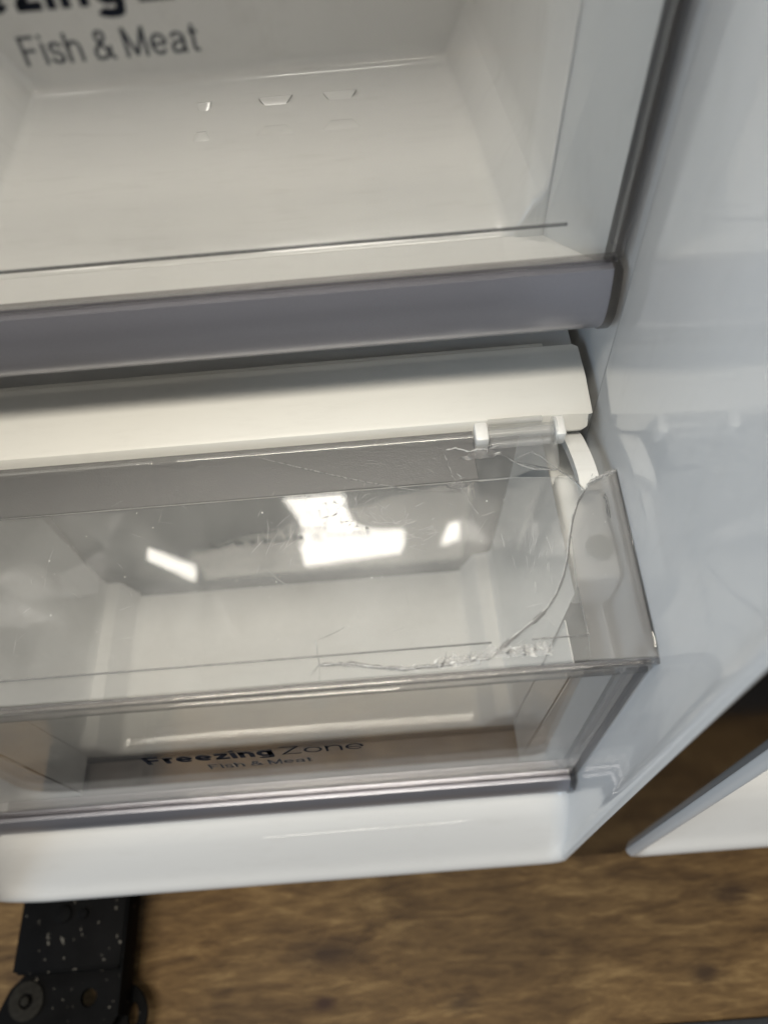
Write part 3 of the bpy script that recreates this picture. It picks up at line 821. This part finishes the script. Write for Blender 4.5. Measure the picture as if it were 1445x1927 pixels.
crack_d = [(1100, 923), (1087, 945), (1078, 975), (1072, 1010), (1068, 1050), (1060, 1085), (1048, 1116), (1030, 1145), (1006, 1168), (978, 1190), (950, 1213), (925, 1238)]
front_break = [(925, 1238), (890, 1243), (862, 1246), (830, 1252), (795, 1255), (760, 1259), (735, 1256), (700, 1254), (660, 1248), (630, 1249), (601, 1251)]
def jitter(pts, s=1.0, n=3):
    out = []
    for a, b in zip(pts[:-1], pts[1:]):
        for k in range(n):
            t = k / n
            out.append((a[0] + (b[0] - a[0]) * t + random.uniform(-s, s), a[1] + (b[1] - a[1]) * t + random.uniform(-s, s)))
    out.append(pts[-1])
    return out
cd_j = [(p.x, p.y) for p in smooth_path([Vector((x, y, 0)) for x, y in crack_d], 4)]
fb_j = jitter(front_break, 1.0, 3)
crack_c = jitter([(900, 850), (918, 845), (945, 856), (972, 870), (1000, 874), (1024, 880), (1050, 884), (1066, 893), (1085, 908), (1100, 923)], 0.8, 2)
FY = lambda x: 1329.0 - 0.0775 * x                                 # pixel row of the lid's front edge
# rear frosted strip, main clear sheet, broken corner piece
UL = -0.185 - 0.085
frost_row = lambda x: 976.0 - 0.0785 * x
hinge_row = lambda x: 882.0 - 0.0755 * x
u_l = -0.270
def uvx(u, px_ref, row):                                            # point on a lid line (constant v) at world x = u
    return (u, lid_uv(px_ref, row(px_ref))[1])
v_front = lid_uv(600, FY(600))[1]; v_frost = lid_uv(500, frost_row(500))[1]; v_hinge = lid_uv(500, hinge_row(500))[1]
gap = 0.00012
main_uv = [(u_l, v_front), lid_uv(601, FY(601))] + [lid_uv(x, y) for x, y in fb_j[::-1]] + [lid_uv(x - 1.0, y - 0.8) for x, y in cd_j[::-1]] + [lid_uv(x, y) for x, y in crack_c[::-1] if x < 1099 and y > frost_row(x) + 2 and x > 985]
# stay under the frosted strip on the left
main_uv += [(lid_uv(965, 902)[0], v_frost - 0.0004), (u_l, v_frost - 0.0004)]
bm = curve_mesh([main_uv], LID_T)
bmesh.ops.transform(bm, matrix=LID_M, verts=bm.verts)
panel = finish('clear_panel', bm, 'lidmat', lid, smooth=0)
# corner shard right of the curved crack
sh_px = [(925, 1240)] + [(x + 1.0, y + 0.6) for x, y in cd_j[::-1]] + jitter([(1104, 914), (1112, 904), (1124, 899), (1134, 893), (1148, 889), (1157, 886)], 1.6, 3) + [(1236, FY(1236) + 3), (601, FY(601) - 0.5)] + [(x, y + 1.6) for x, y in fb_j[::-1]]
sh_in = [(925, 1240)] + [(x + 1.0, y + 0.6) for x, y in cd_j[::-1] if y > 1010] + [(1075, 1012), (1085, 1106), (1106, 1196), (1110, FY(1110) - 1), (601, FY(601) - 0.5)] + [(x, y + 1.6) for x, y in fb_j[::-1]]
shard = lid_sheet('corner_shard', sh_in, 'lidmat', lid)
shard['label'] = 'broken corner piece of the lid with a curved crack and jagged top edge'
sh_out = [(1106.6, 1196), (1085.8, 1106), (1075.8, 1012)] + [(x + 1.0, y + 0.6) for x, y in cd_j[::-1] if y <= 1010] + jitter([(1104, 914), (1112, 904), (1124, 899), (1134, 893), (1148, 889), (1157, 886)], 1.6, 3) + [(1236, FY(1236) + 3), (1110.6, FY(1110) - 1)]
lid_sheet('textured_border', sh_out, 'blur', shard)
# frosted band: from the hinge line to the frost line, broken away at its right end
fr_uv = [(u_l, v_frost), (lid_uv(962, 900)[0], v_frost)] + [lid_uv(x, y) for x, y in crack_c[::-1] if 900 <= x <= 985] + [lid_uv(1000, 876), lid_uv(1046, 884), lid_uv(1051, 876), lid_uv(1049, 846)] + [(lid_uv(1049, 846)[0], v_hinge - 0.0005), (u_l, v_hinge - 0.0005)]
fr_uv2 = [(u_l, v_frost), (lid_uv(900, 905)[0], v_frost), lid_uv(893, 868), (lid_uv(893, 850)[0], v_hinge - 0.0005), (u_l, v_hinge - 0.0005)]
bm = curve_mesh([fr_uv2], LID_T)
bmesh.ops.transform(bm, matrix=LID_M @ Matrix.Translation((0, 0, 0.00002)), verts=bm.verts)
finish('frosted_band', bm, 'frost', lid, smooth=0)
# clear remainder of the rear strip up to the hinge
r_uv = [(lid_uv(901, 905)[0], v_frost), (lid_uv(964, 901)[0], v_frost)] + [lid_uv(x, y) for x, y in ((985, 889), (1010, 879), (1046, 884), (1051, 876), (1049, 846))] + [(lid_uv(1049, 846)[0], v_hinge - 0.0005), (lid_uv(894, 850)[0], v_hinge - 0.0005), lid_uv(894, 868)]
bm = curve_mesh([r_uv], LID_T)
bmesh.ops.transform(bm, matrix=LID_M, verts=bm.verts)
finish('hinge_tongue', bm, 'lidmat', lid, smooth=0)

# rims
def lid_bar(name, u0, v0, u1, v1, wdt, hgt, mat, lift=0.0, bev=0.0006):
    d = Vector((u1 - u0, v1 - v0, 0)); L = d.length
    bm = bm_box(0, L, -wdt / 2, wdt / 2, -hgt / 2, hgt / 2, bev, 2)
    ang = math.atan2(d.y, d.x)
    bmesh.ops.transform(bm, matrix=LID_M @ Matrix.Translation((u0, v0, lift)) @ Matrix.Rotation(ang, 4, 'Z'), verts=bm.verts)
    return finish(name, bm, mat, lid, smooth=30)
ur = lid_uv(1237, FY(1237))[0]
lid_bar('front_rim', u_l, v_front - 0.0022, ur + 0.0004, v_front - 0.0022, 0.0030, 0.0040, 'rim', -0.0008, 0.0011)
p0 = lid_uv(1238, 1222); p1 = lid_uv(1162, 886)
lid_bar('side_rim', p0[0] - 0.0005, p0[1], p1[0] - 0.0005, p1[1], 0.0026, 0.0050, 'rim', -0.0009, 0.0009)
p0 = lid_uv(1224, 1222); p1 = lid_uv(1150, 892)
lid_bar('side_rib', p0[0], p0[1], p1[0], p1[1], 0.0009, 0.0040, 'edged', -0.0028, 0.0003)
# thin moulded line inside the front and right borders
pa = lid_uv(1106, 1196); v_in = lid_uv(500, 1285 - 0.0815 * 500)[1]
lid_bar('moulded_line', u_l, v_in, lid_uv(925, 1212)[0], v_in, 0.0006, 0.0010, 'dark_crack', 0.0009, 0.0002)
lid_bar('moulded_line', lid_uv(1000, 1204)[0], v_in, pa[0], v_in, 0.0005, 0.0010, 'dark_crack', 0.0009, 0.0001)
pb = lid_uv(1085, 1106)
lid_bar('moulded_line', pa[0], v_in, pb[0], pb[1], 0.0005, 0.0010, 'dark_crack', 0.0009, 0.0001)

# hinge: clear barrels with white clips
def on_lid_pt(u, v, h): return LID_M @ Vector((u, v, h))
vh = lid_uv(980, 814)[1]
ub0, ub1 = lid_uv(917, 822)[0], lid_uv(1040, 814)[0]
bm = bm_tube([on_lid_pt(ub0, vh, -0.0005), on_lid_pt(ub1, vh, -0.0005)], 0.0042, 20)
finish('hinge_barrel', bm, 'barrel', lid, smooth=40)
bm = bm_tube([on_lid_pt(ub0 + 0.001, vh + 0.0062, 0.0008), on_lid_pt(ub1 - 0.004, vh + 0.0062, 0.0008)], 0.0016, 12)
finish('hinge_barrel', bm, 'barrel', lid, smooth=40)
bm = bm_tube([on_lid_pt(ub0 + 0.001, vh - 0.0058, 0.0008), on_lid_pt(ub1 - 0.002, vh - 0.0058, 0.0008)], 0.0018, 12)
finish('hinge_barrel', bm, 'barrel', lid, smooth=40)
for u, wd, dd in ((lid_uv(905, 824)[0], 0.0062, 0.0098), (lid_uv(1052, 818)[0], 0.0048, 0.0105)):
    bm = bm_box(-wd / 2, wd / 2, -dd / 2, dd / 2, -0.0045, 0.0045, 0.0012, 2)
    bmesh.ops.transform(bm, matrix=LID_M @ Matrix.Translation((u, vh - 0.0004, 0.0004)), verts=bm.verts)
    finish('hinge_clip', bm, 'clip', lid)
bm = bm_tube([on_lid_pt(ub1 + 0.0002, vh, -0.0005), on_lid_pt(ub1 + 0.0014, vh, -0.0005)], 0.0066, 24)
finish('hinge_flange', bm, 'barrel', lid, smooth=40)
# long hinge edge to the left, in two lengths
for a, b in ((-0.270, lid_uv(290, 862)[0]), (lid_uv(335, 858)[0], lid_uv(895, 822)[0])):
    bm = bm_tube([on_lid_pt(a, vh - 0.0005, -0.0003), on_lid_pt(b, vh - 0.0005, -0.0003)], 0.0017, 14)
    finish('hinge_edge', bm, 'barrel', lid, smooth=40)

# cracks through the sheet: thin irregular ridges that catch the light
def crack(pts, r=0.00022, mat='crack', jit=0.6, n=4, lift=0.0012, name='crack'):
    px = jitter(pts, jit, n)
    P = [on_lid(x, y, lift) for x, y in px]
    P = [p for i, p in enumerate(P) if i == 0 or (p - P[i - 1]).length > 1e-5]
    rad = [r * random.uniform(0.5, 1.35) for _ in P]
    rad[0] = rad[-1] = r * 0.25
    return finish(name, bm_tube(P, rad, 6, flat=1.0), mat, lid, smooth=60)
crack([(455, 853), (510, 866), (560, 878), (630, 894), (700, 908), (760, 919), (815, 925), (870, 926)], 0.00016, 'dark_crack', 0.35)
crack([(470, 857), (560, 879), (640, 897), (720, 913), (790, 924)], 0.00018, 'torn', 0.5)
crack([(832, 845), (842, 868), (850, 893), (866, 918), (883, 944), (900, 968)], 0.00017, 'torn', 0.7)
crack([(838, 848), (856, 843), (880, 850), (900, 846), (918, 845)], 0.0003, 'chip', 1.2)
crack(crack_c[2:], 0.00022, 'dark_crack', 0.3, 1)
crack([(972, 862), (1000, 850), (1018, 860), (1036, 874), (1060, 890), (1084, 908), (1099, 922)], 0.00022, 'torn', 0.5)
crack([(955, 862), (985, 878), (1015, 884), (1048, 884)], 0.0003, 'torn', 0.9)
crack(crack_d[:8], 0.00040, 'crackband', 0.25, 3)
crack(crack_d[7:], 0.00078, 'crackband', 0.3, 3)
crack([(x - 2.4, y - 1.2) for x, y in crack_d], 0.00016, 'chip', 0.3, 3, lift=0.0018)
crack([(x + 0.8, y + 0.5) for x, y in crack_d], 0.00019, 'dark_crack', 0.2, 3, lift=0.0015)
crack(front_break, 0.00065, 'crackband', 0.8, 3)
crack(front_break, 0.00016, 'chip', 0.8, 3, lift=0.0022)
crack([(x, y + 3) for x, y in front_break[2:]], 0.00022, 'dark_crack', 0.8, 3)
crack([(594, 1204), (597, 1228), (601, 1251), (583, 1271)], 0.00024, 'crack', 0.4)
crack([(596, 1222), (601, 1250), (588, 1266)], 0.00014, 'dark_crack', 0.3)
crack([(596, 1206), (640, 1186), (648, 1180)], 0.00008, 'dark_crack', 0.3)
crack([(500, 1070), (525, 1092), (553, 1110)], 0.00013, 'scratch', 0.3)
# chipped, splintered plastic
def splinter(cx, cy, size, k, mat='chip', spread=(1, 1)):
    bm = bmesh.new()
    for _ in range(k):
        x = cx + random.gauss(0, spread[0]); y = cy + random.gauss(0, spread[1])
        c = on_lid(x, y, 0.0012)
        a = random.uniform(0, 2 * math.pi)
        L = size * random.uniform(0.5, 1.4); wd = L * random.uniform(0.06, 0.20)
        dx = Vector((math.cos(a), math.sin(a) * 0.6, random.uniform(-0.15, 0.25))).normalized()
        dy = Vector((-math.sin(a), math.cos(a), random.uniform(-0.5, 0.5))).normalized()
        q = [c - dx * L, c + dy * wd, c + dx * L, c - dy * wd]
        top = c + Vector((0, 0, L * 0.10))
        vs_ = [bm.verts.new(p) for p in q]; vt = bm.verts.new(top)
        for i in range(4):
            bm.faces.new((vs_[i], vs_[(i + 1) % 4], vt))
        bm.faces.new(vs_[::-1])
    return finish('chip', bm, mat, lid, smooth=0)
for i, (cx, cy, s, k, sp) in enumerate(((1010, 1222, 0.0030, 7, (16, 5)), (985, 1219, 0.0030, 9, (14, 6)), (960, 1222, 0.0026, 8, (12, 6)), (940, 1226, 0.002, 6, (8, 5)), (838, 1242, 0.0026, 8, (9, 5)),
                    (862, 1244, 0.0022, 7, (12, 4)), (895, 1243, 0.0020, 8, (12, 4)), (780, 1256, 0.0018, 7, (14, 3)), (742, 1254, 0.0020, 6, (8, 4)), (912, 846, 0.0026, 7, (10, 6)),
                    (888, 858, 0.0026, 8, (10, 6)), (930, 856, 0.0022, 6, (9, 4)), (868, 905, 0.0024, 7, (10, 7)), (1128, 898, 0.0014, 8, (14, 4)), (1146, 889, 0.0012, 6, (7, 2)), (1106, 912, 0.0012, 5, (3, 6)), (1146, 962, 0.0010, 6, (3, 10)))):
    splinter(cx, cy, s * 0.85, max(3, k // 2), ('torn', 'crack', 'torn', 'chip')[i % 4], sp)

fbr_ = lambda x: 1251 + (0.06 * (x - 600) if x < 760 else 9.6 - 0.128 * (x - 760))
for cx, cy, L in ((1000, 1226, 0.0016), (1016, 1220, 0.0012), (985, 1229, 0.0014), (1032, 1231, 0.0016), (968, 1222, 0.0010)):
    c = on_lid(cx, cy, 0.0022)                                     # bright glints on split faces
    bm = bmesh.new()
    q = [bm.verts.new(c + Vector(v)) for v in ((-L, L * 0.2, 0), (L * 0.2, -0.0003, 0.0004), (L, -L * 0.5, 0.0001), (L * 0.1, 0.0003, 0.0007))]
    bm.faces.new((q[0], q[1], q[3])); bm.faces.new((q[1], q[2], q[3])); bm.faces.new((q[0], q[3], q[2], q[1]))
    finish('glint_chip', bm, 'clip', lid, smooth=0)

def sliver(pts, lift, mat):
    bm = bmesh.new()
    top = [bm.verts.new(on_lid(x, y, lift + dz)) for x, y, dz in pts]
    low = [bm.verts.new(on_lid(x, y, lift - 0.0006)) for x, y, dz in pts]
    n_ = len(pts)
    bm.faces.new(top); bm.faces.new(low[::-1])
    for i in range(n_): bm.faces.new((top[i], low[i], low[(i + 1) % n_], top[(i + 1) % n_]))
    return finish('shard', bm, mat, lid, smooth=0)
for _ in range(16):
    x = random.choice((random.uniform(925, 1040), random.uniform(925, 1040), random.uniform(818, 900)))
    y = (1232 - 0.045 * (x - 930) if x > 905 else fbr_(x)) - random.uniform(-2, 12)
    a = random.gauss(-0.35, 0.7); L = random.uniform(7, 17); wd = random.uniform(1.6, 4.5)
    ca, sa = math.cos(a), math.sin(a)
    sliver([(x - ca * L * 0.5, y - sa * L * 0.5, 0.0), (x + sa * wd, y - ca * wd, 0.0005), (x + ca * L, y + sa * L, 0.0003), (x - sa * wd * 0.7, y + ca * wd * 0.7, 0.0008)], 0.0018 + random.uniform(0, 0.0006), random.choice(('torn', 'rim', 'torn', 'chip')))

# torn, whitened strips of plastic along the break
def torn(px0, px1, row, hgt, name='torn_edge', mat='torn', step=6.5, lift=0.0016):
    bm = bmesh.new()
    x = px0; prev = None
    while x <= px1:
        y = row(x)
        a = min(1.0, (x - px0) / 10.0, (px1 - x) / 10.0) + 0.05
        up = on_lid(x + random.uniform(-4, 4), y - hgt * a * random.uniform(0.2, 1.2), lift + random.uniform(0, 0.0004))
        mid = on_lid(x + random.uniform(-3, 3), y - hgt * a * random.uniform(0.0, 0.45), lift + random.uniform(0.0002, 0.0009))
        lo = on_lid(x, y + hgt * a * random.uniform(0.1, 0.40), lift - 0.0004)
        cur = [bm.verts.new(p) for p in (up, mid, lo)]
        if prev:
            bm.faces.new((prev[0], prev[1], cur[1], cur[0])); bm.faces.new((prev[1], prev[2], cur[2], cur[1]))
        prev = cur
        x += step * random.uniform(0.6, 1.4)
    return finish(name, bm, mat, lid, smooth=0)
fbr = lambda x: 1251 + (0.06 * (x - 600) if x < 760 else 9.6 - 0.128 * (x - 760))
torn(720, 815, fbr, 9); torn(815, 925, fbr, 20); torn(905, 1042, lambda x: 1232 - 0.045 * (x - 930), 22)
torn(640, 740, fbr, 4)
torn(865, 935, lambda x: 862 - 0.05 * (x - 865), 15, mat='crackband'); torn(840, 885, lambda x: 916, 10, mat='crackband')
torn(1104, 1160, lambda x: 911 - 0.45 * (x - 1104), 7, step=2.5)
crack([(1102, 918), (1108, 908), (1122, 900), (1136, 893), (1150, 888), (1160, 886)], 0.0005, 'chip', 1.0, 4)
crack([(1138, 930), (1142, 950), (1148, 975)], 0.0006, 'dark_crack', 1.5, 4)

# fine scratches and dust on the clear sheet
def hairs(name, items, wdt, mat, kind='stuff'):
    bm = bmesh.new()
    for pts, wd in items:
        P = [on_lid(x, y, LID_T / 2 + 0.00004) for x, y in pts]
        vs_ = []
        for i, p in enumerate(P):
            t = (P[min(i + 1, len(P) - 1)] - P[max(i - 1, 0)]).normalized()
            s = LID_N.cross(t).normalized() * (wd * (0.25 if i in (0, len(P) - 1) else 1))
            vs_.append((bm.verts.new(p + s), bm.verts.new(p - s)))
        for i in range(len(P) - 1):
            bm.faces.new((vs_[i][0], vs_[i][1], vs_[i + 1][1], vs_[i + 1][0]))
    o = finish(name, bm, mat, lid, smooth=0)
    o['kind'] = kind
    return o
items = []
for _ in range(80):                                                # rubbed marks around the dark hollow
    a0 = random.uniform(-0.6, 3.9); r = random.uniform(0.45, 1.3)
    sp = random.uniform(0.10, 0.5)
    ex, ey = random.uniform(70, 120), random.uniform(30, 55)
    ox, oy = random.gauss(745, 26), random.gauss(958, 14); tl = random.gauss(0.15, 0.25)
    pts = []
    for k in range(6):
        q = a0 + sp * k / 5
        px_, py_ = ex * r * math.cos(q), ey * r * math.sin(q)
        pts.append((ox + px_ * math.cos(tl) - py_ * math.sin(tl), oy + px_ * math.sin(tl) + py_ * math.cos(tl)))
    items.append((pts, random.uniform(0.00003, 0.00009)))
for _ in range(34):
    x, y = random.gauss(560, 40), random.gauss(985, 32)
    a = random.gauss(2.2, 0.35); L = random.uniform(15, 55)
    items.append(([(x + L * t * math.cos(a) + 6 * t * t, y + L * t * math.sin(a)) for t in (0, 0.33, 0.66, 1)], random.uniform(0.00005, 0.00010)))
for _ in range(60):
    x, y = random.uniform(30, 1040), random.uniform(935, 1240)
    a = random.uniform(0, math.pi); L = random.uniform(8, 42)
    items.append(([(x + L * t * math.cos(a), y + L * t * math.sin(a) + 3 * t * t) for t in (0, 0.5, 1)], random.uniform(0.00004, 0.00008)))
for _ in range(22):
    x, y = random.gauss(1000, 25), random.gauss(1030, 45)
    a = random.gauss(1.6, 0.15); L = random.uniform(10, 34)
    items.append(([(x + L * t * math.cos(a), y + L * t * math.sin(a)) for t in (0, 0.5, 1)], random.uniform(0.00005, 0.00010)))
hairs('scratches', items, 0, 'scratch')
items = []
for x, y in ((610, 948), (625, 945), (597, 963), (612, 973), (625, 972), (604, 977), (640, 985), (655, 990), (668, 993), (648, 984), (687, 995)):
    L = random.uniform(4, 12); a = random.uniform(-0.5, 0.6)
    items.append(([(x, y), (x + L * 0.5, y + L * 0.5 * a - 2), (x + L, y + L * a)], random.uniform(0.0003, 0.0006)))
hairs('scuffs', items, 0, 'dark_crack')
bm = bmesh.new()
for _ in range(60):
    p = on_lid(random.uniform(20, 1140), random.uniform(940, 1250), LID_T / 2 + 0.00012)
    bmesh.ops.create_icosphere(bm, subdivisions=1, radius=random.choice((0.00012, 0.00016, 0.0002, 0.00034)), matrix=Matrix.Translation(p))
ds = finish('dust', bm, 'clip', lid)
ds['kind'] = 'stuff'
